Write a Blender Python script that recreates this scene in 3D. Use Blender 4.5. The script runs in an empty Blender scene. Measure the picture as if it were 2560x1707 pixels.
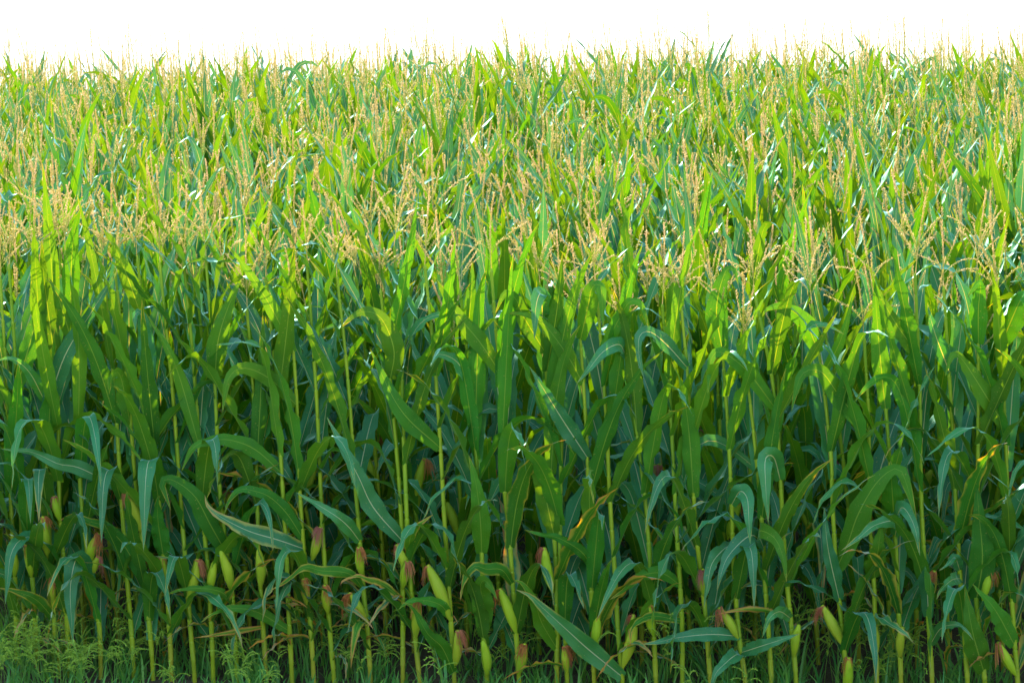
import bpy, math
import numpy as np
from mathutils import Vector

rng = np.random.default_rng(20240611)
R = math.radians
C = bpy.context.scene.collection
SLOPE = math.tan(R(4.2))          # the field climbs away from the camera
CAM_Z = 4.33
PITCH = R(4.5)
F = 1280.0 / math.tan(R(10.0))    # focal length in photograph pixels
ROW_Y, ROW_TILT, ROW_GAP = 15.75, 0.123, 0.75
CREST = 33.2


def ground(y):
    y = np.asarray(y, dtype=float)
    z = SLOPE * y
    z = np.where(y < 12.0, SLOPE * 12.0 - 0.02 * (12.0 - y), z)
    t = np.clip(y - CREST, 0, None)
    return z - np.where(y > CREST, np.minimum(0.0062 * t * t, 0.16 * t), 0)


def row_y(x, k=0):
    return ROW_Y - ROW_TILT * x + ROW_GAP * k


def ray_point(u, v, off=0.0, k=0):
    """A point of the photograph carried out to the plane of row k (off metres nearer than the row)."""
    a, b = (u - 1280.0) / F, (853.5 - v) / F
    d = np.array([a, math.cos(PITCH) + b * math.sin(PITCH), -math.sin(PITCH) + b * math.cos(PITCH)])
    t = (ROW_Y + ROW_GAP * k - off) / (d[1] + ROW_TILT * d[0])
    return np.array([0, 0, CAM_Z]) + t * d


# ------------------------------------------------------------------ materials
def new_mat(name):
    m = bpy.data.materials.new(name)
    m.use_nodes = True
    m.node_tree.nodes.clear()
    return m, m.node_tree.nodes, m.node_tree.links


def nd(N, kind, **kw):
    n = N.new(kind)
    for k, v in kw.items():
        setattr(n, k, v)
    return n


def math_node(N, L, op, a, b=None, c=None, clamp=False):
    n = nd(N, 'ShaderNodeMath', operation=op, use_clamp=clamp)
    for i, x in enumerate((a, b, c)):
        if x is None:
            continue
        if isinstance(x, (int, float)):
            n.inputs[i].default_value = x
        else:
            L.new(x, n.inputs[i])
    return n.outputs[0]


def mix_col(N, L, fac, a, b, blend='MIX'):
    n = nd(N, 'ShaderNodeMix', data_type='RGBA', blend_type=blend)
    for sock, x in ((n.inputs[0], fac), (n.inputs[6], a), (n.inputs[7], b)):
        if isinstance(x, (int, float)):
            sock.default_value = x
        elif isinstance(x, tuple):
            sock.default_value = (*x, 1)
        else:
            L.new(x, sock)
    return n.outputs[2]


def ramp(N, L, x, lo, hi):
    n = nd(N, 'ShaderNodeMapRange', interpolation_type='SMOOTHSTEP')
    L.new(x, n.inputs[0])
    n.inputs[1].default_value, n.inputs[2].default_value = lo, hi
    return n.outputs[0]


def noise(N, L, vec, scale, detail=2.0):
    n = nd(N, 'ShaderNodeTexNoise')
    n.inputs['Scale'].default_value = scale
    n.inputs['Detail'].default_value = detail
    if vec is not None:
        L.new(vec, n.inputs['Vector'])
    return n.outputs['Fac']


def schlick(N, L, geo):
    """Reflectance of a waxy surface, the same from both sides of a sheet."""
    dp = nd(N, 'ShaderNodeVectorMath', operation='DOT_PRODUCT')
    L.new(geo.outputs['Incoming'], dp.inputs[0])
    L.new(geo.outputs['Normal'], dp.inputs[1])
    k = math_node(N, L, 'SUBTRACT', 1.0, math_node(N, L, 'ABSOLUTE', dp.outputs['Value']), clamp=True)
    return math_node(N, L, 'ADD', 0.04, math_node(N, L, 'MULTIPLY', math_node(N, L, 'POWER', k, 4.5), 0.5))


def leaf_material():
    m, N, L = new_mat('corn_leaf')
    uv = nd(N, 'ShaderNodeUVMap', uv_map='UVMap').outputs[0]
    sep = nd(N, 'ShaderNodeSeparateXYZ')
    L.new(uv, sep.inputs[0])
    along, across = sep.outputs[0], sep.outputs[1]
    att = nd(N, 'ShaderNodeAttribute', attribute_name='look')
    sc = nd(N, 'ShaderNodeSeparateColor')
    L.new(att.outputs['Color'], sc.inputs[0])
    age, hue, val = sc.outputs[0], sc.outputs[1], sc.outputs[2]
    side = math_node(N, L, 'ABSOLUTE', math_node(N, L, 'SUBTRACT', across, 0.5))      # 0 at the rib, .5 at the edge
    geo = nd(N, 'ShaderNodeNewGeometry')
    back = geo.outputs['Backfacing']
    # blade: waxy blue-green above, fresh green below
    up = mix_col(N, L, hue, (0.012, 0.150, 0.052), (0.026, 0.172, 0.032))
    dn = mix_col(N, L, hue, (0.022, 0.165, 0.012), (0.060, 0.192, 0.006))
    base = mix_col(N, L, back, up, dn)
    # long veins
    mp = nd(N, 'ShaderNodeCombineXYZ')
    L.new(math_node(N, L, 'MULTIPLY', along, 1.2), mp.inputs[0])
    L.new(math_node(N, L, 'MULTIPLY', across, 34.0), mp.inputs[1])
    L.new(math_node(N, L, 'MULTIPLY', val, 17.0), mp.inputs[2])
    vein = noise(N, L, mp.outputs[0], 1.0, 1.0)
    vf = ramp(N, L, vein, 0.30, 0.72)
    base = mix_col(N, L, math_node(N, L, 'MULTIPLY', vf, 0.30), base, (0.07, 0.23, 0.015))
    blotch = noise(N, L, geo.outputs['Position'], 9.0, 3.0)
    base = mix_col(N, L, math_node(N, L, 'MULTIPLY', ramp(N, L, blotch, 0.45, 0.8), 0.35), base, (0.020, 0.115, 0.028))
    vm = math_node(N, L, 'ADD', math_node(N, L, 'MULTIPLY', val, 0.55), 0.72)
    vs = nd(N, 'ShaderNodeVectorMath', operation='SCALE')
    L.new(base, vs.inputs[0])
    L.new(vm, vs.inputs[3])
    base = vs.outputs[0]
    # yellow and brown of ageing leaves: from the edge and the tip inwards
    nz = noise(N, L, geo.outputs['Position'], 14.0, 3.0)
    edge = math_node(N, L, 'ADD', math_node(N, L, 'MULTIPLY', side, 1.5), math_node(N, L, 'MULTIPLY', math_node(N, L, 'POWER', along, 4.0), 0.75))
    wear = math_node(N, L, 'ADD', edge, math_node(N, L, 'MULTIPLY', math_node(N, L, 'SUBTRACT', nz, 0.5), 0.7))
    wear = math_node(N, L, 'ADD', wear, math_node(N, L, 'MULTIPLY', age, 0.95))
    base = mix_col(N, L, math_node(N, L, 'MULTIPLY', ramp(N, L, wear, 1.02, 1.38), 0.85), base, (0.33, 0.34, 0.045))
    base = mix_col(N, L, math_node(N, L, 'MULTIPLY', ramp(N, L, wear, 1.34, 1.60), 0.9), base, (0.36, 0.20, 0.07))
    spk = noise(N, L, geo.outputs['Position'], 95.0, 2.0)
    base = mix_col(N, L, math_node(N, L, 'MULTIPLY', ramp(N, L, spk, 0.66, 0.74), 0.6), base, (0.24, 0.25, 0.07))
    # midrib, fading towards the tip
    ribw = math_node(N, L, 'SUBTRACT', 0.040, math_node(N, L, 'MULTIPLY', along, 0.028))
    rib = math_node(N, L, 'SUBTRACT', 1.0, math_node(N, L, 'DIVIDE', side, ribw), clamp=True)
    rib = ramp(N, L, rib, 0.0, 0.55)
    ribc = mix_col(N, L, back, (0.42, 0.50, 0.34), (0.17, 0.32, 0.04))
    base = mix_col(N, L, math_node(N, L, 'MULTIPLY', rib, 0.85), base, ribc)
    # light through the blade is yellower
    thru = mix_col(N, L, 0.88, base, (4.4, 2.15, 0.05), 'MULTIPLY')
    dif = nd(N, 'ShaderNodeBsdfDiffuse')
    L.new(base, dif.inputs[0])
    trn = nd(N, 'ShaderNodeBsdfTranslucent')
    L.new(thru, trn.inputs[0])
    mx = nd(N, 'ShaderNodeMixShader')
    mx.inputs[0].default_value = 0.37
    L.new(dif.outputs[0], mx.inputs[1])
    L.new(trn.outputs[0], mx.inputs[2])
    gl = nd(N, 'ShaderNodeBsdfGlossy')
    gl.inputs['Color'].default_value = (0.56, 0.95, 0.98, 1)
    L.new(math_node(N, L, 'ADD', 0.60, math_node(N, L, 'MULTIPLY', back, 0.10)), gl.inputs['Roughness'])
    bump = nd(N, 'ShaderNodeBump')
    bump.inputs['Strength'].default_value = 0.22
    bump.inputs['Distance'].default_value = 0.002
    L.new(vein, bump.inputs['Height'])
    L.new(bump.outputs[0], gl.inputs['Normal'])
    L.new(bump.outputs[0], dif.inputs['Normal'])
    ff = math_node(N, L, 'MULTIPLY', schlick(N, L, geo), math_node(N, L, 'SUBTRACT', 1.25, math_node(N, L, 'MULTIPLY', back, 0.9)), clamp=True)
    m2 = nd(N, 'ShaderNodeMixShader')
    L.new(ff, m2.inputs[0])
    L.new(mx.outputs[0], m2.inputs[1])
    L.new(gl.outputs[0], m2.inputs[2])
    out = nd(N, 'ShaderNodeOutputMaterial')
    L.new(m2.outputs[0], out.inputs[0])
    return m


def soft_material(name, cols, trans=0.3, thru=(1.6, 1.4, 0.6), rough=0.5, spec=0.25, stripe=0.0, nscale=30.0):
    """Diffuse + translucent + a little gloss; colour runs between cols by noise, vertex look and object."""
    m, N, L = new_mat(name)
    geo = nd(N, 'ShaderNodeNewGeometry')
    att = nd(N, 'ShaderNodeAttribute', attribute_name='look')
    sc = nd(N, 'ShaderNodeSeparateColor')
    L.new(att.outputs['Color'], sc.inputs[0])
    info = nd(N, 'ShaderNodeObjectInfo')
    nz = noise(N, L, geo.outputs['Position'], nscale, 3.0)
    f = math_node(N, L, 'FRACT', math_node(N, L, 'ADD', sc.outputs[1], info.outputs['Random']))
    base = mix_col(N, L, f, cols[0], cols[1])
    base = mix_col(N, L, math_node(N, L, 'MULTIPLY', ramp(N, L, nz, 0.42, 0.66), 0.7), base, cols[2])
    if len(cols) > 3:
        base = mix_col(N, L, sc.outputs[0], base, cols[3])
    h = None
    if stripe:
        uv = nd(N, 'ShaderNodeUVMap', uv_map='UVMap').outputs[0]
        mp = nd(N, 'ShaderNodeMapping')
        mp.inputs['Scale'].default_value = (1.2, stripe, 1)
        L.new(uv, mp.inputs['Vector'])
        h = noise(N, L, mp.outputs[0], 1.0, 1.5)
        base = mix_col(N, L, math_node(N, L, 'MULTIPLY', ramp(N, L, h, 0.40, 0.68), 0.55), base, cols[-1] if len(cols) < 4 else cols[2])
    th = mix_col(N, L, 1.0, base, thru, 'MULTIPLY')
    dif = nd(N, 'ShaderNodeBsdfDiffuse')
    L.new(base, dif.inputs[0])
    trn = nd(N, 'ShaderNodeBsdfTranslucent')
    L.new(th, trn.inputs[0])
    mx = nd(N, 'ShaderNodeMixShader')
    mx.inputs[0].default_value = trans
    L.new(dif.outputs[0], mx.inputs[1])
    L.new(trn.outputs[0], mx.inputs[2])
    gl = nd(N, 'ShaderNodeBsdfGlossy')
    gl.inputs['Roughness'].default_value = rough
    if h is not None:
        b = nd(N, 'ShaderNodeBump')
        b.inputs['Strength'].default_value = 0.35
        b.inputs['Distance'].default_value = 0.003
        L.new(h, b.inputs['Height'])
        L.new(b.outputs[0], dif.inputs['Normal'])
        L.new(b.outputs[0], gl.inputs['Normal'])
    m2 = nd(N, 'ShaderNodeMixShader')
    L.new(math_node(N, L, 'MULTIPLY', schlick(N, L, geo), spec * 4, clamp=True), m2.inputs[0])
    L.new(mx.outputs[0], m2.inputs[1])
    L.new(gl.outputs[0], m2.inputs[2])
    out = nd(N, 'ShaderNodeOutputMaterial')
    L.new(m2.outputs[0], out.inputs[0])
    return m


def soil_material():
    m, N, L = new_mat('soil')
    geo = nd(N, 'ShaderNodeNewGeometry')
    a = noise(N, L, geo.outputs['Position'], 3.0, 6.0)
    b = noise(N, L, geo.outputs['Position'], 45.0, 4.0)
    col = mix_col(N, L, a, (0.035, 0.027, 0.017), (0.075, 0.058, 0.035))
    col = mix_col(N, L, math_node(N, L, 'MULTIPLY', ramp(N, L, b, 0.5, 0.75), 0.5), col, (0.12, 0.095, 0.06))
    # grass verge in front of the crop
    sx = nd(N, 'ShaderNodeSeparateXYZ')
    L.new(geo.outputs['Position'], sx.inputs[0])
    verge = math_node(N, L, 'SUBTRACT', 1.0, ramp(N, L, sx.outputs[1], 13.0, 15.2))
    col = mix_col(N, L, math_node(N, L, 'MULTIPLY', verge, 0.85), col, (0.055, 0.085, 0.025))
    bounce_strip = math_node(N, L, 'SUBTRACT', 1.0, ramp(N, L, sx.outputs[1], 13.2, 13.9))      # added pale strip, out of view, bouncing fill light onto the crop
    col = mix_col(N, L, bounce_strip, col, mix_col(N, L, b, (0.42, 0.41, 0.39), (0.56, 0.55, 0.52)))
    p = nd(N, 'ShaderNodeBsdfPrincipled')
    L.new(col, p.inputs['Base Color'])
    p.inputs['Roughness'].default_value = 0.95
    bp = nd(N, 'ShaderNodeBump')
    bp.inputs['Strength'].default_value = 0.8
    bp.inputs['Distance'].default_value = 0.03
    L.new(b, bp.inputs['Height'])
    L.new(bp.outputs[0], p.inputs['Normal'])
    out = nd(N, 'ShaderNodeOutputMaterial')
    L.new(p.outputs[0], out.inputs[0])
    return m


M_LEAF = leaf_material()
M_STALK = soft_material('corn_stalk', [(0.23, 0.38, 0.014), (0.31, 0.43, 0.018), (0.16, 0.32, 0.02), (0.40, 0.26, 0.06)], 0.18, (1.3, 1.2, 0.5), 0.42, 0.16, 16.0, 7.0)
M_HUSK = soft_material('corn_husk', [(0.26, 0.48, 0.015), (0.34, 0.52, 0.02), (0.20, 0.42, 0.02), (0.40, 0.38, 0.05)], 0.16, (1.2, 1.2, 0.5), 0.5, 0.14, 22.0, 9.0)
M_SILK = soft_material('corn_silk', [(0.48, 0.17, 0.045), (0.56, 0.27, 0.06), (0.32, 0.10, 0.04), (0.42, 0.17, 0.16)], 0.3, (1.4, 1.0, 0.7), 0.4, 0.15, 0, 60.0)
M_TASSEL = soft_material('corn_tassel', [(0.74, 0.56, 0.30), (0.60, 0.50, 0.14), (0.88, 0.66, 0.52), (0.28, 0.46, 0.04)], 0.46, (1.1, 1.02, 0.85), 0.5, 0.10, 0, 34.0)
M_WEED = soft_material('weed', [(0.045, 0.25, 0.07), (0.08, 0.29, 0.05), (0.035, 0.20, 0.08), (0.36, 0.58, 0.09)], 0.4, (1.7, 1.4, 0.5), 0.45, 0.12, 0, 12.0)
M_SOIL = soil_material()


# ------------------------------------------------------------------ mesh helpers
class Geo:
    """numpy pools of vertices, faces (quads and triangles), uv and look, gathered into one mesh."""
    def __init__(s):
        s.v, s.q, s.t, s.uv, s.lk, s.mq, s.mt, s.n = [], [], [], [], [], [], [], 0

    def add(s, v, quads=None, tris=None, uv=None, look=(0, .5, .5), mat=0):
        k = len(v)
        s.v.append(np.asarray(v, dtype=np.float32))
        if quads is not None and len(quads):
            q = np.asarray(quads, dtype=np.int32) + s.n
            s.q.append(q)
            s.mq.append(np.full(len(q), mat, np.int32))
        if tris is not None and len(tris):
            t = np.asarray(tris, dtype=np.int32) + s.n
            s.t.append(t)
            s.mt.append(np.full(len(t), mat, np.int32))
        s.uv.append(np.zeros((k, 2), np.float32) if uv is None else np.asarray(uv, np.float32))
        lk = np.asarray(look, np.float32)
        s.lk.append(np.broadcast_to(lk, (k, 3)) if lk.ndim == 1 else lk)
        s.n += k

    def pack(s):
        cat = lambda a, w, d: np.concatenate(a) if a else np.zeros((0, w) if w else (0,), d)
        return dict(v=cat(s.v, 3, np.float32), q=cat(s.q, 4, np.int32), t=cat(s.t, 3, np.int32), uv=cat(s.uv, 2, np.float32),
                    lk=cat(s.lk, 3, np.float32), mq=cat(s.mq, 0, np.int32), mt=cat(s.mt, 0, np.int32))

    def mesh(s, name, mats):
        return to_mesh(name, s.pack(), mats)


def to_mesh(name, p, mats):
    me = bpy.data.meshes.new(name)
    nv, nq, nt = len(p['v']), len(p['q']), len(p['t'])
    me.vertices.add(nv)
    me.vertices.foreach_set('co', p['v'].ravel())
    loops = np.concatenate([p['q'].ravel(), p['t'].ravel()]).astype(np.int32)
    me.loops.add(len(loops))
    me.loops.foreach_set('vertex_index', loops)
    me.polygons.add(nq + nt)
    start = np.concatenate([np.arange(nq) * 4, nq * 4 + np.arange(nt) * 3]).astype(np.int32)
    me.polygons.foreach_set('loop_start', start)
    me.polygons.foreach_set('use_smooth', np.ones(nq + nt, bool))
    for m in mats:
        me.materials.append(m)
    if len(mats) > 1:
        me.polygons.foreach_set('material_index', np.concatenate([p['mq'], p['mt']]).astype(np.int32))
    uvl = me.uv_layers.new(name='UVMap')
    uvl.data.foreach_set('uv', p['uv'][loops].ravel())
    at = me.attributes.new('look', 'FLOAT_COLOR', 'POINT')
    col = np.ones((nv, 4), np.float32)
    col[:, :3] = p['lk']
    at.data.foreach_set('color', col.ravel())
    me.update(calc_edges=True)
    return me


def link(name, me, parent=None, loc=None):
    o = bpy.data.objects.new(name, me)
    C.objects.link(o)
    if parent is not None:
        o.parent = parent
    if loc is not None:
        o.location = loc
    return o


def unit(a):
    return a / np.maximum(np.linalg.norm(a, axis=-1, keepdims=True), 1e-9)


def resample(pts, n):
    """Smooth (Catmull-Rom) curve through pts as n+1 points spaced evenly."""
    p = np.asarray(pts, float)
    if len(p) == 2:
        return p[0] + (p[1] - p[0]) * np.linspace(0, 1, n + 1)[:, None]
    e = np.vstack([2 * p[0] - p[1], p, 2 * p[-1] - p[-2]])
    out = []
    for i in range(len(p) - 1):
        a, b, c, d = e[i:i + 4]
        t = np.linspace(0, 1, 13)[:-1, None]
        out.append(0.5 * (2 * b + (c - a) * t + (2 * a - 5 * b + 4 * c - d) * t ** 2 + (3 * b - a - 3 * c + d) * t ** 3))
    q = np.vstack(out + [p[-1:]])
    L = np.concatenate([[0], np.cumsum(np.linalg.norm(np.diff(q, axis=0), axis=1))])
    s = np.linspace(0, L[-1], n + 1)
    return np.stack([np.interp(s, L, q[:, i]) for i in range(3)], 1)


def grid_faces(n, m):
    i, j = np.meshgrid(np.arange(n), np.arange(m), indexing='ij')
    a = (i * (m + 1) + j).ravel()
    return np.stack([a, a + 1, a + m + 2, a + m + 1], 1)


def ring_faces(n, m):
    i, j = np.meshgrid(np.arange(n), np.arange(m), indexing='ij')
    i, j = i.ravel(), j.ravel()
    k = (j + 1) % m
    return np.stack([i * m + j, i * m + k, (i + 1) * m + k, (i + 1) * m + j], 1)


def tube(g, pts, rad, sides=8, look=(0, .5, .5), mat=0, vscale=1.0):
    p = np.asarray(pts, float)
    n = len(p)
    T = unit(np.gradient(p, axis=0))
    ref = np.array([0.0, 1.0, 0.0]) if abs(T[0, 1]) < 0.9 else np.array([1.0, 0, 0])
    X = unit(np.cross(T, ref))
    Y = np.cross(T, X)
    a = np.linspace(0, 2 * np.pi, sides, endpoint=False)
    r = np.broadcast_to(np.asarray(rad, float), (n,))
    v = p[:, None] + r[:, None, None] * (X[:, None] * np.cos(a)[None, :, None] + Y[:, None] * np.sin(a)[None, :, None])
    uv = np.stack(np.broadcast_arrays(np.linspace(0, vscale, n)[:, None], (np.abs(a - np.pi) / np.pi)[None]), -1).reshape(-1, 2)
    g.add(v.reshape(-1, 3), ring_faces(n - 1, sides), None, uv, look, mat)


# ------------------------------------------------------------------ leaf
def width_profile(s):
    rise = 0.52 + 0.48 * np.clip(s / 0.34, 0, 1) ** 0.8
    fall = np.clip((1 - s) / 0.66, 0, 1) ** 0.92
    return np.minimum(rise, 1) * fall


def leaf_sheet(g, P, S, width, look, across=4, fold=0.5, wave=0.006, roll=None, mat=0, lod=False):
    """Blade along the centre line P with sideways vectors S; front faces are the waxy upper side."""
    n = len(P) - 1
    s = np.linspace(0, 1, n + 1)
    T = unit(np.gradient(P, axis=0))
    S = unit(S - T * np.sum(S * T, 1, keepdims=True))
    if roll is not None:
        Nn = np.cross(S, T)
        S = S * np.cos(roll)[:, None] + Nn * np.sin(roll)[:, None]
    Nn = np.cross(S, T)
    w = 0.5 * width * width_profile(s)
    a = np.linspace(-1, 1, across + 1)
    fo = fold * (1 - 0.65 * s)
    ph = rng.uniform(0, 6.28, 2)
    fr = rng.uniform(3.2, 5.6, 2)
    env = np.clip(s / 0.1, 0, 1) * np.clip((1 - s) / 0.25, 0, 1)
    wl = wave * env * (np.sin(fr[0] * 6.28 * s + ph[0]) + 0.5 * np.sin(2.3 * fr[0] * 6.28 * s + ph[1]))
    wr = wave * env * (np.sin(fr[1] * 6.28 * s + ph[1]) + 0.5 * np.sin(2.1 * fr[1] * 6.28 * s + ph[0]))
    aa = np.abs(a)[None, :]
    lift = w[:, None] * aa * np.sin(fo)[:, None] * (1.15 - 0.35 * aa) + np.where(a[None] < 0, wl[:, None], wr[:, None]) * aa ** 2
    flat = w[:, None] * a[None] * np.cos(fo)[:, None]
    v = P[:, None] + S[:, None] * flat[..., None] + Nn[:, None] * lift[..., None]
    uv = np.stack(np.broadcast_arrays(s[:, None], (a * 0.5 + 0.5)[None]), -1).reshape(-1, 2)
    g.add(v.reshape(-1, 3), grid_faces(n, across)[:, ::1], None, uv, look, mat)


def leaf_curve(base, az, length, th0, bend, power, fold_at, fold_by, n, sway, fold_sharp=20.0):
    """Centre line and sideways vectors of a blade that leaves the stalk at th0 from upright."""
    s = np.linspace(0, 1, n + 1)
    th = th0 + bend * s ** power
    if fold_at is not None:
        th = th + fold_by / (1 + np.exp(-(s - fold_at) * fold_sharp))
    th = np.minimum(th, R(172))
    azs = az + sway * s ** 1.5
    d = np.stack([np.sin(th) * np.cos(azs), np.sin(th) * np.sin(azs), np.cos(th)], 1)
    seg = 0.5 * (d[1:] + d[:-1]) * (length / n)
    P = np.vstack([[0, 0, 0], np.cumsum(seg, 0)]) + base
    S = np.stack([np.sin(azs), -np.cos(azs), np.zeros(n + 1)], 1)
    return P, S


def random_leaf(g, base, az, rel, n=18, across=4, mat=0, lod=False, age=None, erect=True):
    """rel: 0 the lowest leaf, 1 the flag leaf under the tassel."""
    length = (0.62 + 0.26 * math.sin(math.pi * min(1, rel * 0.9 + 0.12))) * rng.uniform(0.85, 1.12)
    if erect and rel > 0.5:
        length *= 1.18
    if rel > 0.8:
        length *= 1.0 - (1.2 if erect else 2.4) * (rel - 0.8)
    width = (0.080 + 0.026 * math.sin(math.pi * min(1, rel * 0.85 + 0.15))) * rng.uniform(0.86, 1.14)
    if rel > 0.45:
        th0 = R(rng.uniform(8, 32) if erect else rng.uniform(14, 40))
        bend = R(rng.uniform(0, 42))
        folds = rng.random() < (0.34 if rel < 0.72 else 0.12)
        fold_at = rng.uniform(0.48, 0.82)
    else:
        th0 = R(rng.uniform(16, 42))
        bend = R(rng.uniform(25, 80))
        folds = rng.random() < 0.55
        fold_at = rng.uniform(0.40, 0.70)
    P, S = leaf_curve(base, az, length, th0, bend, rng.uniform(1.4, 2.6), fold_at if folds else None,
                      R(rng.uniform(55, 120)), n, R(rng.normal(0, 16)), rng.uniform(11, 30))
    s = np.linspace(0, 1, n + 1)
    roll = R(rng.normal(0, 26)) * s + R(rng.normal(0, 42)) * s ** 2
    if age is None:
        age = max(0.0, rng.normal(0.22 - 0.5 * rel, 0.14 if rel < 0.5 else 0.08)) + (0.45 if rel < 0.35 and rng.random() < 0.10 else 0)
    look = (min(1, age), rng.random(), rng.random())
    leaf_sheet(g, P, S, width, look, across, rng.uniform(0.25, 0.6), 0.013 if not lod else 0.008, roll, mat, lod)


# ------------------------------------------------------------------ stalk
class Line:
    """Centre line of a stalk, sampled by height."""
    def __init__(s, pts):
        s.p = np.asarray(pts, float)
        s.z = s.p[:, 2]

    def at(s, z):
        return np.stack([np.interp(z, s.z, s.p[:, 0]), np.interp(z, s.z, s.p[:, 1]), np.asarray(z, float)], -1)


def plant_line(h, lean, curve):
    z = np.linspace(0, h, 24)
    t = z / h
    return Line(np.stack([lean[0] * z + curve[0] * t ** 2, lean[1] * z + curve[1] * t ** 2, z], 1))


def make_nodes(h_top):
    z, out = rng.uniform(0.10, 0.17), []
    while z < h_top - 0.10:
        out.append(z)
        z += (0.100 + 0.050 * min(1, z / 1.1)) * rng.uniform(0.88, 1.14)
    return out


def stalk_radius(z, h):
    return 0.0128 - 0.0080 * np.clip(np.asarray(z) / h, 0, 1) ** 1.15


def stalk_geo(g, line, nodes, h_top, sides=9, detail=True, mat=0):
    zs, rs = [-0.06], [0.0135]
    nn = list(nodes) + [h_top]
    for i in range(len(nn) - 1):
        a, b = nn[i], nn[i + 1]
        L = b - a
        r0 = float(stalk_radius(a, h_top * 1.1))
        if detail:
            sh = 0.0022
            for f, k in ((-0.02, 0), (0.03, 0.0022), (0.09, 0.0018), (0.2, sh * .6), (0.60, sh), (0.86, sh * 1.1), (0.90, sh * 1.5), (0.93, -0.0004), (0.96, -0.0006)):
                zs.append(a + f * L)
                rs.append(r0 + k)
        else:
            zs += [a, a + 0.8 * L]
            rs += [r0 + 0.0015, r0 + 0.001]
    zs.append(h_top)
    rs.append(float(stalk_radius(h_top, h_top * 1.1)) * 0.75)
    o = np.argsort(zs, kind='stable')
    zs, rs = np.array(zs)[o], np.array(rs)[o]
    lk = np.zeros((len(zs) * sides, 3), np.float32)
    brown = np.clip(0.55 - np.array(zs) * 1.6, 0, 0.5) * rng.uniform(0.2, 1.4)
    lk[:, 0] = np.repeat(np.clip(brown, 0, .7), sides)
    lk[:, 1] = rng.random()
    tube(g, line.at(zs), rs, sides, lk, mat, 3.0)


# ------------------------------------------------------------------ tassel (base at origin, upright along z, about 0.37 m)
def spikelets(g, P, spacing, ranks, size, mat, fine, look_f):
    L = np.concatenate([[0], np.cumsum(np.linalg.norm(np.diff(P, axis=0), axis=1))])
    s = np.arange(0.006, L[-1], spacing)
    C0 = np.stack([np.interp(s, L, P[:, i]) for i in range(3)], 1)
    T = unit(np.gradient(C0, axis=0)) if len(s) > 1 else np.array([[0, 0, 1.0]])
    ref = unit(rng.normal(size=3))
    X = unit(np.cross(T, ref))
    Y = np.cross(T, X)
    ks = np.arange(len(s))
    out, lk, pol = [], [], []
    for r in range(ranks):
        ang = 2 * np.pi * r / ranks + ks * 1.9 + rng.normal(0, 0.4, len(s))
        D = X * np.cos(ang)[:, None] + Y * np.sin(ang)[:, None]
        ln = size * rng.uniform(0.75, 1.25, len(s))[:, None]
        open_ = np.where(rng.random(len(s)) < 0.16, rng.uniform(0.9, 1.5, len(s)), rng.uniform(0.25, 0.60, len(s)))[:, None]
        tip = C0 + T * ln * np.cos(open_) + D * ln * np.sin(open_)
        W = unit(np.cross(tip - C0, D)) * ln * 0.22
        B = unit(np.cross(W, tip - C0)) * ln * 0.20
        mid = C0 * 0.5 + tip * 0.5
        out.append(np.stack([C0, mid + W, mid - W, mid + B, tip], 1))
        f = look_f(s / L[-1], len(s))
        lk.append(np.repeat(f[:, None], 5, 1))
    v = np.concatenate(out)
    k = len(v)
    lk = np.concatenate(lk).reshape(-1, 3)
    b = (np.arange(k) * 5)[:, None]
    if fine:
        tri = np.concatenate([b + t for t in ([[0, 1, 3]], [[0, 3, 2]], [[1, 4, 3]], [[3, 4, 2]])])      # one papery glume, keeled
        g.add(v.reshape(-1, 3), None, tri, None, lk, mat)
    else:
        vv = v[:, [0, 1, 4, 2]].reshape(-1, 3)
        g.add(vv, (np.arange(k) * 4)[:, None] + np.array([[0, 1, 2, 3]]), None, None, lk.reshape(-1, 5, 3)[:, [0, 1, 4, 2]].reshape(-1, 3), mat)


def tassel_geo(g, fine=True, mat=0, scale=1.0, spread=None, branches=None, axis_mat=None):
    tone = rng.random()
    pink = rng.random()
    spread = rng.uniform(0.45, 1.45) if spread is None else spread
    nb = (int(rng.integers(1, 6)) if fine else int(rng.integers(0, 5))) if branches is None else branches

    def look_f(t, n):
        return np.stack([np.clip(0.62 - 1.1 * t + rng.normal(0, 0.12, n), 0, 1), np.clip(tone * 0.6 + rng.normal(0.2, 0.1, n), 0, .99), np.full(n, .5)], 1)
    L = rng.uniform(0.32, 0.44) * scale
    bendx, bendy = rng.normal(0, 0.03, 2)
    t = np.linspace(0, 1, 12)
    main = np.stack([bendx * t ** 2, bendy * t ** 2, L * t], 1)
    tube(g, main, (0.0024 if fine else 0.0042) * (1 - 0.6 * t), 5 if fine else 3, (0.2, tone * .6, .5), mat if axis_mat is None else axis_mat)
    top = main[3:]
    spikelets(g, top, 0.0066 if fine else 0.011, 3, 0.0138 if fine else 0.021, mat, fine, look_f)
    for b in range(nb):
        z0 = L * (0.10 + 0.26 * (b / nb)) * rng.uniform(0.85, 1.1)
        az = b * 2.4 + rng.normal(0, 0.4)
        bl = rng.uniform(0.15, 0.25) * scale
        th0 = R(rng.uniform(16, 40)) * spread
        cv = R(rng.uniform(-12, 42)) * spread
        n = 8
        s = np.linspace(0, 1, n + 1)
        th = th0 + cv * s ** 1.6
        d = np.stack([np.sin(th) * math.cos(az), np.sin(th) * math.sin(az), np.cos(th)], 1)
        P = np.vstack([[0, 0, 0], np.cumsum(0.5 * (d[1:] + d[:-1]) * bl / n, 0)])
        P = P + np.array([np.interp(z0, main[:, 2], main[:, 0]), np.interp(z0, main[:, 2], main[:, 1]), z0])
        tube(g, P, 0.0012, 4 if fine else 3, (0.6, tone * .6, .5), mat)
        spikelets(g, P[1:], 0.0080 if fine else 0.017, 2, 0.0138 if fine else 0.019, mat, fine, look_f)


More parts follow.
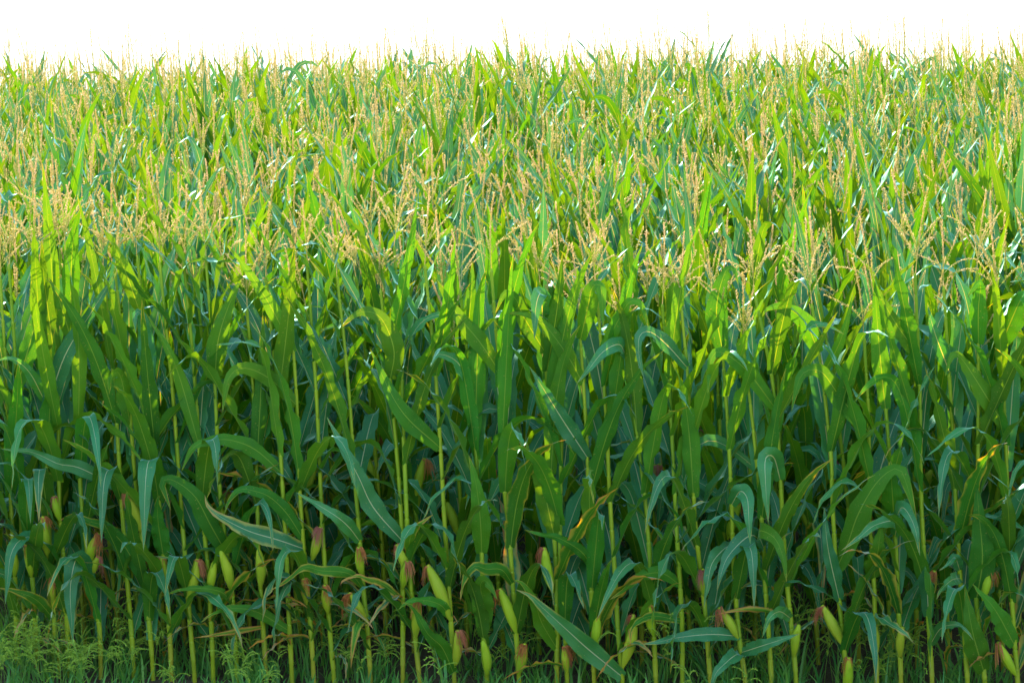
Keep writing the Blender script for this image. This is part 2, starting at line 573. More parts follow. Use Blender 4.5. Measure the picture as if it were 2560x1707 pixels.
# ------------------------------------------------------------------ ear
def ear_geo(axis, rad, look):
    g = Geo()
    P = resample(axis, 16)
    s = np.linspace(0, 1, 17)
    prof = np.interp(s, [0, .05, .14, .32, .55, .78, .92, 1], [.20, .34, .60, .90, 1, .80, .54, .26])
    tube(g, P, rad * prof, 14, look, 0, 1.0)
    # overlapping husk leaves lying on the ear, each ending in a free point
    T = unit(np.gradient(P, axis=0))
    X = unit(np.cross(T, [0.3, 0.9, 0.2]))
    Y = np.cross(T, X)
    for k in range(4):
        a0 = k * 1.75 + rng.uniform(0, 0.6)
        end = rng.uniform(0.78, 1.0)
        half = rng.uniform(0.75, 1.0)
        i = np.linspace(0, end, 13)
        Pc = np.stack([np.interp(i, s, P[:, j]) for j in range(3)], 1)
        Xc = np.stack([np.interp(i, s, X[:, j]) for j in range(3)], 1)
        Yc = np.stack([np.interp(i, s, Y[:, j]) for j in range(3)], 1)
        rc = rad * np.interp(i, s, prof) * (1.035 + 0.012 * k) + 0.0006
        u = i / end
        rc = rc + 0.010 * np.clip((u - 0.86) / 0.14, 0, 1) ** 2
        wv = half * np.clip((1 - u) / 0.30, 0.02, 1) ** 0.7
        aa = a0 + np.linspace(-1, 1, 6)[None, :] * wv[:, None]
        v = Pc[:, None] + rc[:, None, None] * (Xc[:, None] * np.cos(aa)[..., None] + Yc[:, None] * np.sin(aa)[..., None])
        uv = np.stack(np.broadcast_arrays(u[:, None], np.linspace(0, .6, 6)[None] + 0.13 * k), -1).reshape(-1, 2)
        g.add(v.reshape(-1, 3), grid_faces(12, 5), None, uv, (min(1, look[0] + 0.1 * rng.random()), (look[1] + .12 * k) % 1, .5), 0)
    return g, P


def silk_geo(tip, d, kind, size=1.0):
    """A tuft of silk strands springing from the tip of the ear and drooping."""
    g = Geo()
    red = {'o': 0.0, 'b': 0.15, 'r': 0.45, 'p': 1.0}[kind]
    hue = {'o': 0.95, 'b': 0.5, 'r': 0.05, 'p': 0.2}[kind]
    d = unit(np.asarray(d, float))
    side = unit(np.cross(d, rng.normal(size=3)))
    oth = np.cross(d, side)
    droop_dir = unit(side * rng.normal() + oth * rng.normal())
    for k in range(52):
        a = rng.uniform(0, 6.28)
        rr = 0.014 * math.sqrt(rng.random())
        o = tip - d * 0.012 + (side * math.cos(a) + oth * math.sin(a)) * rr
        L = rng.uniform(0.045, 0.110) * size
        n = 5
        s = np.linspace(0, 1, n + 1)[:, None]
        out = (side * math.cos(a) + oth * math.sin(a)) * rng.uniform(0.05, 0.30) + droop_dir * rng.uniform(0.15, 0.55)
        P = o + d * L * (0.62 * s - 0.42 * s ** 2) + out * L * 0.8 * s ** 1.2 + np.array([0, 0, -1.0]) * L * rng.uniform(0.55, 1.25) * s ** 1.9
        tube(g, P, 0.0024 * (1 - 0.5 * s[:, 0]), 3, (red * rng.uniform(0.6, 1), (hue + rng.normal(0, .05)) % 1, .5), 0)
    return g


def add_ear(parent, origin, axis_world, kind, rad=0.0235):
    """axis_world: base, (middle,) tip of the ear in world space."""
    ax = np.asarray(axis_world, float) - origin
    if len(ax) == 2:
        m = 0.5 * (ax[0] + ax[1]) + np.array([rng.normal(0, .006), -0.008, 0.006])
        ax = np.array([ax[0], m, ax[1]])
    g, P = ear_geo(ax, rad, (rng.uniform(0, .5), rng.random(), .5))
    e = link('ear', g.mesh('ear', [M_HUSK]), parent)
    if kind != 'n':
        d = P[-1] - P[-3]
        link('silk', silk_geo(P[-1], d, kind, rng.uniform(0.9, 1.2)).mesh('silk', [M_SILK]), e)
    return e


TASSELS = []
for i in range(16):
    g = Geo()
    tassel_geo(g, True)
    TASSELS.append(g.mesh('tassel', [M_TASSEL]))


OPEN = []
for i in range(10):
    g = Geo()
    tassel_geo(g, True, 0, 1.0, rng.uniform(1.05, 1.6), int(rng.integers(5, 11)))
    OPEN.append(g.mesh('tassel', [M_TASSEL]))


def add_tassel(parent, base, tip, k=None, length=None, pool=TASSELS):
    o = link('tassel', pool[int(rng.integers(len(pool))) if k is None else k], parent, base)
    d = Vector(tip - base)
    ln = d.length if length is None else length
    o.rotation_mode = 'QUATERNION'
    q = d.to_track_quat('Z', 'Y')
    from mathutils import Quaternion
    o.rotation_quaternion = q @ Quaternion((0, 0, 1), float(rng.uniform(0, 6.28)))
    s = ln / 0.36
    o.scale = (s, s, s)
    return o


# ------------------------------------------------------------------ individual corn plants
def corn_root(x, y, label, group):
    o = bpy.data.objects.new('corn_plant', None)
    C.objects.link(o)
    o.location = (x, y, float(ground(y)))
    o['label'], o['category'], o['group'] = label, 'corn plant', group
    o.empty_display_size = 0.1
    return o


def add_leaf(parent, base, az, rel, n, across):
    g = Geo()
    random_leaf(g, base, az, rel, n, across)
    return link('leaf', g.mesh('leaf', [M_LEAF]), parent)


def grow(root, line, h_top, skip=(), n=18, across=4, sides=9, lowest=0.28, thin=0.0, bare=0.12):
    """Stalk and leaves of a plant whose centre line is known; skip: heights already carrying a leaf."""
    nodes = make_nodes(h_top)
    g = Geo()
    stalk_geo(g, line, nodes, h_top, sides)
    link('stalk', g.mesh('stalk', [M_STALK]), root)
    az0 = rng.normal(math.pi / 2, 1.25)
    for i, z in enumerate(nodes):
        zz = z + 0.12 if i + 1 >= len(nodes) else z + 0.88 * (nodes[i + 1] - z)
        if zz < lowest or zz > h_top - bare:
            continue
        if any(abs(zz - k) < 0.085 for k in skip) or rng.random() < (thin if zz > 1.05 or zz < .35 or thin < .05 else 0.18):
            continue
        az = az0 + math.pi * (i % 2) + rng.normal(0, 0.42)
        b = line.at(zz) + np.array([math.cos(az), math.sin(az), 0]) * 0.006
        add_leaf(root, b, az, (zz - 0.2) / (h_top - 0.2), n, across)
        if lowest < 0.25 and 0.2 < zz < 1.25 and rng.random() < 0.30:
            add_leaf(root, line.at(zz + 0.05), az + rng.uniform(1.2, 5.0), (zz - 0.1) / h_top, n, across)
    for _ in range(int(rng.integers(0, 3)) if lowest < 0.25 else 0):       # withered blades low on the stalk
        z = rng.uniform(0.14, 0.50)
        az = rng.uniform(0, 6.28)
        P, S = leaf_curve(line.at(z), az, rng.uniform(.28, .5), R(rng.uniform(35, 70)), R(rng.uniform(60, 105)), 0.8, None, 0, 12, R(rng.normal(0, 30)))
        g = Geo()
        leaf_sheet(g, P, S, rng.uniform(.03, .055), (rng.uniform(.8, 1), rng.random(), rng.random()), 4, 0.9, 0.010, R(rng.normal(0, 60)) * np.linspace(0, 1, 13))
        o = link('leaf', g.mesh('leaf', [M_LEAF]), root)
        o['label'] = 'withered brown leaf low on the stalk'
    return nodes


ORD = ('first second third fourth fifth sixth seventh eighth ninth tenth eleventh twelfth thirteenth fourteenth fifteenth sixteenth seventeenth eighteenth '
       'nineteenth twentieth twenty-first twenty-second twenty-third twenty-fourth twenty-fifth twenty-sixth twenty-seventh twenty-eighth twenty-ninth '
       'thirtieth thirty-first thirty-second thirty-third thirty-fourth thirty-fifth thirty-sixth thirty-seventh thirty-eighth thirty-ninth fortieth').split()

# The front row: stalk from low to high, foot and point of its tassel, ears (foot, point, silk: o orange, b brown, r dark red, p purple, n none)
FRONT = [
    dict(s=[(40, 1539), (35, 1415), (22, 1180)], t=((2, 690), (0, 560)), e=[((38, 1440), (33, 1372), 'n')]),
    dict(s=[(92, 1640), (88, 1560), (80, 1440), (54, 1228), (47, 1170)], t=((24, 660), (26, 520)), e=[((79, 1442), (64, 1358), 'o')]),
    dict(s=[(145, 1640), (139, 1594), (128, 1430), (118, 1210)], t=((86, 650), (84, 500)), e=[((128, 1404), (107, 1290), 'b'), ((134, 1503), (140, 1432), 'o')]),
    dict(s=[(168, 1560), (160, 1400), (150, 1280)], t=((128, 640), (140, 505)), e=[((153, 1304), (135, 1238), 'p')]),
    dict(s=[(252, 1685), (248, 1557), (230, 1484), (216, 1356), (203, 1247), (197, 1155)], t=((163, 625), (158, 470)), e=[((226, 1413), (249, 1332), 'b'), ((233, 1440), (247, 1388), 'p')]),
    dict(s=[(330, 1600), (322, 1500), (312, 1360)], t=((258, 666), (256, 530)), e=[]),
    dict(s=[(384, 1700), (373, 1557), (360, 1448), (353, 1340), (337, 1200)], t=((288, 670), (300, 525)), e=[((353, 1330), (312, 1218), 'r')]),
    dict(s=[(425, 1600), (418, 1480), (402, 1300)], t=((342, 640), (336, 500)), e=[((416, 1470), (404, 1392), 'b')]),
    dict(s=[(488, 1700), (475, 1557), (464, 1411), (453, 1283)], t=((400, 655), (392, 500)), e=[((471, 1503), (493, 1396), 'r')]),
    dict(s=[(530, 1600), (522, 1440), (508, 1280)], t=((458, 648), (470, 510)), e=[((524, 1480), (537, 1400), 'n')]),
    dict(s=[(592, 1670), (580, 1484), (552, 1265), (545, 1155)], t=((515, 640), (505, 490)), e=[((581, 1480), (551, 1375), 'n')]),
    dict(s=[(665, 1660), (651, 1466), (643, 1283), (640, 1173)], t=((618, 770), (612, 640)), e=[((652, 1470), (646, 1370), 'n')]),
    dict(s=[(730, 1690), (722, 1539), (717, 1393), (706, 1200)], t=((664, 690), (668, 540)), e=[]),
    dict(s=[(785, 1690), (771, 1503), (753, 1283)], t=((724, 735), (742, 585)), e=[((771, 1516), (758, 1445), 'b'), ((790, 1400), (801, 1315), 'p')]),
    dict(s=[(836, 1700), (823, 1557), (806, 1330)], t=((768, 650), (760, 500)), e=[((820, 1534), (812, 1460), 'b')]),
    dict(s=[(927, 1700), (918, 1576), (908, 1466), (892, 1247), (885, 1155)], t=((842, 690), (838, 545)), e=[((914, 1550), (872, 1480), 'o'), ((905, 1440), (896, 1366), 'b')]),
    dict(s=[(1007, 1631), (1007, 1466), (1003, 1302)], t=((952, 720), (948, 560)), e=[((1008, 1470), (1019, 1400), 'r')]),
    dict(s=[(1050, 1704), (1040, 1612), (1030, 1500), (1022, 1393), (1011, 1137)], t=((985, 616), (1003, 445)), e=[((1040, 1594), (1046, 1495), 'o'), ((1027, 1440), (991, 1360), 'r')]),
    dict(s=[(1137, 1704), (1124, 1503), (1110, 1283), (1102, 1137)], t=((1062, 660), (1070, 500)), e=[((1124, 1550), (1069, 1411), 'r'), ((1138, 1667), (1144, 1574), 'r')]),
    dict(s=[(1219, 1704), (1210, 1594), (1205, 1400), (1194, 1200)], t=((1150, 720), (1142, 570)), e=[((1219, 1690), (1207, 1600), 'n')]),
    dict(s=[(1298, 1690), (1281, 1448), (1272, 1320), (1262, 1228)], t=((1228, 671), (1216, 528)), e=[((1291, 1583), (1249, 1470), 'o'), ((1297, 1685), (1312, 1607), 'o')]),
    dict(s=[(1392, 1700), (1393, 1560), (1391, 1448), (1387, 1356), (1380, 1247)], t=((1350, 712), (1335, 545)), e=[((1378, 1480), (1361, 1368), 'r')]),
    dict(s=[(1418, 1690), (1412, 1560), (1400, 1380)], t=((1400, 760), (1396, 610)), e=[((1409, 1534), (1419, 1433), 'b'), ((1416, 1680), (1411, 1612), 'b')]),
    dict(s=[(1486, 1704), (1479, 1503), (1477, 1393)], t=((1448, 800), (1440, 650)), e=[((1487, 1625), (1496, 1535), 'n')]),
    dict(s=[(1558, 1704), (1545, 1576), (1537, 1430), (1526, 1265)], t=((1490, 707), (1472, 565)), e=[((1559, 1667), (1584, 1535), 'r')]),
    dict(s=[(1640, 1700), (1630, 1500), (1618, 1300)], t=((1556, 835), (1548, 722)), e=[((1634, 1590), (1622, 1510), 'b')]),
    dict(s=[(1706, 1690), (1704, 1540), (1690, 1300)], t=((1656, 760), (1667, 592)), e=[]),
    dict(s=[(1775, 1690), (1762, 1520), (1747, 1393), (1736, 1283), (1729, 1137)], t=((1703, 768), (1706, 606)), e=[((1762, 1490), (1756, 1420), 'p')]),
    dict(s=[(1862, 1690), (1848, 1590), (1836, 1440)], t=((1800, 790), (1812, 640)), e=[((1843, 1596), (1797, 1518), 'r')]),
    dict(s=[(1928, 1690), (1919, 1539), (1912, 1448), (1908, 1356)], t=((1858, 868), (1860, 726)), e=[]),
    dict(s=[(1990, 1690), (1978, 1557), (1967, 1448), (1956, 1283), (1936, 1000)], t=((1885, 734), (1879, 580)), e=[((1984, 1640), (1998, 1560), 'n')]),
    dict(s=[(2115, 1700), (2109, 1612), (2098, 1503), (2088, 1393), (2080, 1247), (2077, 1137)], t=((2030, 760), (2010, 590)), e=[((2109, 1614), (2055, 1512), 'r'), ((2115, 1735), (2122, 1642), 'b')]),
    dict(s=[(2192, 1690), (2186, 1466), (2176, 1300)], t=((2159, 838), (2157, 690)), e=[((2188, 1640), (2180, 1545), 'n')]),
    dict(s=[(2252, 1690), (2246, 1500), (2238, 1330)], t=((2184, 736), (2158, 588)), e=[((2250, 1640), (2256, 1565), 'n')]),
    dict(s=[(2330, 1690), (2318, 1500), (2307, 1356), (2301, 1210)], t=((2289, 683), (2304, 505)), e=[((2322, 1500), (2336, 1425), 'b')]),
    dict(s=[(2418, 1690), (2409, 1560), (2398, 1400)], t=((2358, 716), (2363, 555)), e=[]),
    dict(s=[(2462, 1700), (2452, 1600), (2440, 1450)], t=((2442, 675), (2453, 537)), e=[((2464, 1500), (2474, 1420), 'b')]),
    dict(s=[(2543, 1690), (2534, 1576), (2523, 1356)], t=((2497, 752), (2479, 573)), e=[((2537, 1688), (2494, 1604), 'b')]),
]
FRONT_LABELS = [
    ('slim front corn plant with a plain green ear, first stalk at the weedy end', 0),
    ('second corn stalk from the weedy end, its single ear topped with bright orange silk', 0),
    ('third corn stalk from the weedy end, carrying two ears, the lower with orange silk', 0),
    ('fourth corn stalk from the weedy end, its high ear tipped with purple silk', 0),
    ('fifth corn stalk from the weedy end, two ears side by side, hanging grey-green leaf', 0),
    ('thin earless corn stalk, sixth from the weedy end, standing in the weeds', 0),
    ('seventh corn stalk from the weedy end, large upper ear with rust-red silk', 0),
    ('eighth corn stalk from the weedy end, half hidden, small ear with brown silk', 0),
    ('ninth corn stalk from the weedy end, upright ear with a dark red silk tuft', 0),
    ('tenth corn stalk from the weedy end, green ear still without silk', 0),
    ('eleventh corn stalk from the weedy end, broad leaf over an ear without silk', 0),
    ('twelfth corn stalk from the weedy end, swollen green ear, dried leaf reaching sideways', 0),
    ('thirteenth corn stalk from the weedy end, earless, with one low arching leaf', 0),
    ('fourteenth corn stalk from the weedy end, holding out a long yellow-edged leaf', 0),
    ('fifteenth corn stalk from the weedy end, low tan-tipped ear, beside the yellow-edged leaf plant', 0),
    ('sixteenth corn stalk from the weedy end, two ears, the lower bent out with orange-brown silk', 0),
    ('seventeenth corn stalk from the weedy end, thin, with a small dark-silked ear', 0),
    ('eighteenth corn stalk from the weedy end, two ears, the low one tufted orange', 0),
    ('nineteenth corn stalk from the weedy end, long ear pointing outward with drooping dark red silk', 0),
    ('twentieth corn stalk from the weedy end, very broad upright leaves hiding its foot', 0),
    ('twenty-first corn stalk from the weedy end, two orange-silked ears below an arched yellowing leaf', 0),
    ('twenty-second corn stalk from the weedy end, slender ear with blackish-red silk', 0),
    ('twenty-third corn stalk from the weedy end, two narrow ears with brown silk', 0),
    ('twenty-fourth corn stalk from the weedy end, fat ear without silk under a leaf', 0),
    ('twenty-fifth corn stalk from the weedy end, big ear leaning away with red-brown silk', 0),
    ('twenty-sixth corn stalk from the weedy end, short, with a low sparse tassel', 0),
    ('twenty-seventh corn stalk from the weedy end, earless, with crossing tassel branches', 0),
    ('twenty-eighth corn stalk from the weedy end, small ear with purple-brown silk', 0),
    ('twenty-ninth corn stalk from the weedy end, ear bent outward with very dark silk', 0),
    ('thirtieth corn stalk from the weedy end, earless, under drooping pale green leaves', 0),
    ('thirty-first corn stalk from the weedy end, tall, with a wide open pale tassel', 0),
    ('thirty-second corn stalk from the weedy end, ear with long hanging red silk', 0),
    ('thirty-third corn stalk from the weedy end, low flat tassel, broad leaves at its foot', 0),
    ('thirty-fourth corn stalk from the weedy end, few tassel branches beside a bleached leaf tip', 0),
    ('thirty-fifth corn stalk from the weedy end, straight bare upper stalk, tall tassel', 0),
    ('thirty-sixth corn stalk from the weedy end, earless, hanging blue-green leaves', 0),
    ('thirty-seventh corn stalk from the weedy end, folded leaf caught in the sunlight', 0),
    ('last corn stalk of the front row, ear with a long brown silk hanging aside', 0),
]

# Leaves of the front row read one by one: points from the stalk to the tip, width in photograph pixels, age, bow towards the camera (m), side
LEAVES = [
    ([(753, 1371), (695, 1349), (622, 1327), (556, 1294), (519, 1265), (512, 1236)], 46, .62, .22, 1),
    ([(369, 1455), (311, 1364), (263, 1316), (219, 1302), (183, 1287), (146, 1302)], 36, .35, .2, -1),
    ([(760, 1345), (717, 1283), (676, 1243), (640, 1228), (600, 1223), (574, 1250), (559, 1287)], 36, .1, .24, -1),
    ([(234, 1466), (212, 1415), (190, 1398), (176, 1466), (178, 1540), (183, 1612)], 46, .1, .24, 1),
    ([(603, 1506), (548, 1477), (475, 1470), (402, 1488)], 22, .2, .26, -1),
    ([(717, 1576), (640, 1528), (567, 1521), (523, 1539), (501, 1557)], 30, .25, .2, -1),
    ([(905, 1470), (872, 1433), (804, 1426), (760, 1418), (717, 1451), (669, 1479)], 26, .55, .22, -1),
    ([(143, 1546), (91, 1499), (37, 1477), (-5, 1468)], 30, .5, .2, -1),
    ([(655, 1566), (600, 1576), (540, 1586), (483, 1594)], 14, 1.0, .15, -1),
    ([(410, 1393), (396, 1310), (394, 1250), (402, 1238)], 44, .05, .14, -1),
    ([(556, 1386), (527, 1313), (486, 1239), (430, 1199), (406, 1210), (428, 1276)], 50, .1, .22, -1),
    ([(320, 1220), (201, 1170), (146, 1159), (80, 1130), (0, 1121)], 36, .1, .2, 1),
    ([(697, 1180), (642, 1126), (590, 1103), (544, 1099), (485, 1117), (452, 1181)], 40, .05, .24, -1),
    ([(740, 1012), (675, 947), (610, 920), (571, 947), (555, 1034)], 40, .05, .2, -1),
    ([(1281, 1462), (1255, 1424), (1216, 1422), (1186, 1415), (1161, 1448), (1150, 1503)], 30, .55, .2, -1),
    ([(1540, 1690), (1472, 1623), (1420, 1576), (1355, 1517), (1325, 1488), (1289, 1473)], 52, .35, .22, 1),
    ([(1142, 1685), (1106, 1619), (1069, 1583), (1033, 1521), (1004, 1503)], 38, .1, .24, -1),
    ([(1394, 1620), (1355, 1557), (1336, 1503), (1307, 1459), (1281, 1448)], 38, .1, .2, -1),
    ([(1480, 1415), (1453, 1378), (1398, 1345), (1355, 1336), (1307, 1323)], 27, .1, .25, -1),
    ([(1700, 1460), (1654, 1432), (1600, 1440), (1563, 1473), (1523, 1499)], 32, .25, .22, -1),
    ([(1704, 1550), (1636, 1539), (1600, 1550), (1578, 1576), (1576, 1616)], 22, .6, .2, -1),
    ([(1206, 1386), (1201, 1302), (1190, 1210), (1172, 1137)], 50, 0, .16, -1),
    ([(1212, 1576), (1208, 1510), (1201, 1462), (1216, 1452), (1244, 1500)], 50, 0, .16, -1),
    ([(1386, 1342), (1355, 1210), (1325, 1150), (1316, 1100)], 52, 0, .16, -1),
    ([(1128, 1545), (1102, 1512), (1055, 1499), (1015, 1506), (993, 1528)], 27, .1, .2, -1),
    ([(1000, 1352), (934, 1269), (898, 1195), (868, 1137), (816, 1040)], 50, 0, .2, 1),
    ([(900, 1352), (870, 1315), (830, 1283), (740, 1230)], 36, .1, .2, 1),
    ([(1008, 1500), (960, 1462), (923, 1448), (887, 1439), (858, 1451), (848, 1470)], 20, .85, .2, -1),
    ([(1018, 1388), (1026, 1342), (1047, 1312), (1084, 1285)], 26, .6, .2, -1),
    ([(918, 1556), (896, 1558), (883, 1612), (877, 1671)], 22, .8, .2, -1),
    ([(1850, 1590), (1780, 1585), (1700, 1592), (1640, 1605), (1600, 1610)], 36, .15, .22, 1),
    ([(1908, 1370), (1897, 1327), (1934, 1342), (1956, 1386), (1967, 1455)], 38, .1, .3, 1),
    ([(1908, 1360), (1876, 1338), (1821, 1389), (1799, 1448), (1793, 1477)], 42, .1, .28, 1),
    ([(1830, 1360), (1810, 1372), (1780, 1408), (1769, 1459), (1760, 1521)], 36, .1, .26, 1),
    ([(2088, 1420), (2120, 1356), (2146, 1283), (2194, 1203), (2245, 1170), (2270, 1221), (2292, 1300)], 60, .1, .2, -1),
    ([(2244, 1340), (2240, 1302), (2186, 1313), (2146, 1345), (2102, 1376)], 34, .3, .3, 1),
    ([(2240, 1310), (2256, 1268), (2285, 1313), (2300, 1389)], 36, .1, .3, 1),
    ([(2400, 1425), (2387, 1393), (2369, 1411), (2347, 1426)], 26, .1, .25, 1),
    ([(2404, 1445), (2380, 1449), (2354, 1473), (2340, 1499)], 30, .1, .25, 1),
    ([(2187, 1560), (2201, 1543), (2230, 1562), (2259, 1579), (2289, 1612)], 30, .55, .25, 1),
    ([(1977, 1545), (1949, 1528), (1923, 1546), (1905, 1594)], 30, .1, .25, 1),
    ([(1856, 1640), (1840, 1636), (1810, 1660), (1788, 1685), (1775, 1730)], 36, .1, .25, 1),
    ([(1843, 1630), (1919, 1609), (2000, 1583)], 36, .1, .2, 1),
    ([(1950, 1200), (1935, 1144), (1914, 1146), (1914, 1210), (1921, 1310)], 44, .05, .28, 1),
    ([(1832, 1260), (1850, 1228), (1868, 1246), (1872, 1300), (1876, 1360)], 40, .05, .25, 1),
    ([(2322, 1610), (2350, 1572), (2380, 1561), (2409, 1568), (2435, 1601)], 27, .1, .25, 1),
    ([(2320, 1540), (2318, 1450), (2326, 1440), (2328, 1560), (2325, 1700)], 42, .05, .22, 1),
    ([(2444, 1500), (2456, 1400), (2448, 1290), (2440, 1200)], 60, 0, .15, -1),
    ([(2182, 1448), (2196, 1370), (2204, 1300)], 56, 0, .18, -1),
    ([(2096, 1500), (2070, 1370), (2060, 1265)], 40, 0, .18, 1),
    ([(2236, 1310), (2230, 1220), (2226, 1150)], 60, 0, .14, -1),
    ([(2458, 1680), (2431, 1576), (2413, 1466)], 58, .05, .2, -1),
    ([(2535, 1612), (2486, 1521), (2431, 1459)], 50, .05, .2, -1),
    ([(106, 1000), (73, 930), (29, 896), (-10, 903)], 30, 0, .2, 1),
    ([(310, 1060), (300, 938), (278, 947), (272, 988)], 46, 0, .2, -1),
    ([(370, 960), (362, 827), (351, 783), (337, 787), (340, 834)], 42, 0, .16, 1),
    ([(510, 1110), (450, 947), (420, 874), (366, 783)], 36, 0, .16, -1),
    ([(180, 860), (146, 746), (121, 691)], 34, 0, .1, -1),
    ([(40, 970), (85, 819), (113, 677)], 50, 0, .12, -1),
    ([(124, 1042), (161, 892), (227, 783), (296, 673)], 48, 0, .18, 1),
    ([(526, 960), (548, 838), (594, 712), (607, 724)], 50, 0, .16, -1),
    ([(730, 880), (676, 765), (603, 655), (560, 605)], 34, 0, .14, -1),
    ([(1480, 960), (1417, 886), (1362, 813), (1322, 788), (1263, 782)], 38, .05, .2, -1),
    ([(1241, 926), (1201, 857), (1142, 784), (1084, 689)], 44, 0, .16, -1),
    ([(1176, 860), (1178, 740), (1181, 652)], 38, 0, .14, -1),
    ([(1354, 880), (1311, 795), (1289, 747), (1263, 733), (1238, 784)], 40, 0, .2, -1),
    ([(1455, 850), (1470, 766), (1480, 720), (1502, 718), (1508, 824)], 44, 0, .2, -1),
    ([(1498, 880), (1545, 802), (1574, 755), (1603, 762), (1621, 820)], 34, 0, .2, -1),
    ([(1570, 890), (1548, 861), (1508, 879), (1472, 923), (1442, 959)], 36, .1, .26, 1),
    ([(1709, 918), (1673, 868), (1629, 831), (1600, 838), (1597, 886), (1610, 948)], 36, 0, .24, 1),
    ([(1345, 800), (1352, 735), (1340, 766), (1336, 850)], 44, 0, .28, 1),
    ([(990, 948), (985, 875), (952, 795), (901, 780), (850, 820)], 50, 0, .2, -1),
    ([(1164, 963), (1142, 904), (1095, 886), (1077, 919)], 36, 0, .25, 1),
    ([(1085, 1120), (1001, 1023), (925, 871)], 46, 0, .16, -1),
    ([(1464, 1143), (1404, 1045), (1350, 958), (1322, 914)], 46, 0, .2, 1),
    ([(1806, 880), (1791, 774), (1813, 680), (1836, 676), (1846, 712)], 54, 0, .16, -1),
    ([(1938, 1020), (1865, 924), (1802, 880), (1777, 902), (1769, 986)], 40, 0, .24, -1),
    ([(2035, 884), (2011, 803), (1956, 767), (1918, 773), (1905, 792)], 48, 0, .2, -1),
    ([(2168, 1080), (2102, 994), (2051, 928), (2003, 939), (1978, 1030)], 48, 0, .26, -1),
    ([(2290, 890), (2230, 793), (2183, 701)], 42, 0, .12, -1),
    ([(2370, 930), (2336, 829), (2318, 758)], 38, 0, .2, 1),
    ([(2442, 860), (2446, 774), (2450, 706), (2417, 745)], 42, 0, .2, -1),
    ([(2530, 860), (2546, 760), (2562, 740), (2575, 800)], 60, 0, .2, -1),
    ([(2515, 1067), (2468, 994), (2406, 899), (2380, 888), (2362, 942)], 46, 0, .22, -1),
    ([(2062, 938), (2095, 866), (2120, 793), (2133, 727)], 24, 0, .12, -1),
]


def front_row():
    lines, roots = [], []
    for f, (lab, _) in zip(FRONT, FRONT_LABELS):
        pts = list(f['s'])
        (x0, y0), (x1, y1) = pts[0], pts[min(1, len(pts) - 1)]
        sl = (x0 - x1) / max(1.0, (y0 - y1))
        pts.insert(0, (x0 + sl * (1760 - y0) * 0.7, 1760))
        tb = f['t'][0]
        pts.append((0.5 * (pts[-1][0] + tb[0]) + 4, 0.5 * (pts[-1][1] + tb[1])))
        pts.append(tb)
        W = np.array([ray_point(*p) for p in pts])
        x, y = W[0][0], W[0][1]
        zg = float(ground(y))
        # foot of the stalk where its line meets the ground
        d = (W[1] - W[0]) / max(1e-6, (W[1] - W[0])[2])
        foot = W[0] + d * (zg - W[0][2]) if W[0][2] > zg else W[0] + d * (zg - W[0][2])
        foot[2] = float(ground(foot[1]))
        W = np.vstack([foot - [0, 0, .08], foot, W[W[:, 2] > foot[2] + 0.12]])
        root = corn_root(foot[0], foot[1], lab, 'corn plants of the front row')
        o = np.array(root.location)
        P = resample(W - o, 40)
        P[:, 2] = np.maximum.accumulate(P[:, 2] + np.arange(len(P)) * 1e-6)
        ph = rng.uniform(0, 6.28)
        P[:, 1] += 0.02 * np.sin(P[:, 2] * 2.5 + ph) * np.clip(P[:, 2], 0, 1)
        lines.append((Line(P), float(P[-1, 2]), o))
        roots.append(root)
    # hand-read leaves go to the stalk nearest their foot
    skip = [[] for _ in roots]
    for pts, wpx, age, bow, side in LEAVES:
        b = ray_point(*pts[0])
        best = min(range(len(roots)), key=lambda i: abs((lines[i][0].at(b[2] - lines[i][2][2]) + lines[i][2])[0] - b[0]) + (5 if b[2] - lines[i][2][2] > lines[i][1] + .03 else 0))
        line, h, o = lines[best]
        n = len(pts) - 1
        W = [ray_point(u, v, bow * (math.sin(0.5 * math.pi * min(1, 1.25 * i / n)))) for i, (u, v) in enumerate(pts)]
        foot = line.at(max(0.05, b[2] - o[2])) + o
        W[0] = foot + np.array([0.0, -0.006, 0])
        P = resample(np.array(W) - o, 22)
        T = unit(np.gradient(P, axis=0))
        view = unit(np.array([0, 0, CAM_Z]) - o)
        s = np.linspace(0, 1, 23)
        face = unit(view + np.array([rng.normal(0, .25), 0, rng.normal(0.12, .18)]))
        S = np.cross(T, face) * side          # side 1: the waxy upper side looks at the camera
        S = unit(S)
        for i in range(1, len(S)):
            if np.dot(S[i], S[i - 1]) < 0 and side == 1:
                S[i] = S[i - 1] - T[i] * np.dot(S[i - 1], T[i])
                S[i] = unit(S[i])
        g = Geo()
        leaf_sheet(g, P, S, wpx / F * 16.0 * 1.12, (age, rng.random(), rng.uniform(.2, .9)), 4, rng.uniform(0.12, 0.4), 0.010,
                   R(rng.normal(0, 10)) * s + R(rng.normal(0, 14)) * s ** 2)
        lf = link('leaf', g.mesh('leaf', [M_LEAF]), roots[best])
        if age > .5:
            lf['label'] = 'yellowed leaf with brown edges'
        skip[best].append(float(foot[2] - o[2]))
    for i, f in enumerate(FRONT):
        line, h, o = lines[i]
        grow(roots[i], line, h, skip[i], 20, 4, 10, 0.17, 0.08, 0.34)
        t0, t1 = ray_point(*f['t'][0]), ray_point(*f['t'][1], rng.normal(0, .06))
        add_tassel(roots[i], t0 - o, t1 - o, None, max(0.34, float(np.linalg.norm(t1 - t0))) * 1.05, OPEN)
        for (a, b, kind) in f['e']:
            A, B = ray_point(*a, 0.015), ray_point(*b, rng.uniform(.04, .09))
            A = 0.35 * (line.at(A[2] - o[2]) + o + [0, -.02, 0]) + 0.65 * A
            ln = float(np.linalg.norm(B - A))
            add_ear(roots[i], o, [A, B], kind, min(0.036, 0.012 + 0.064 * ln))


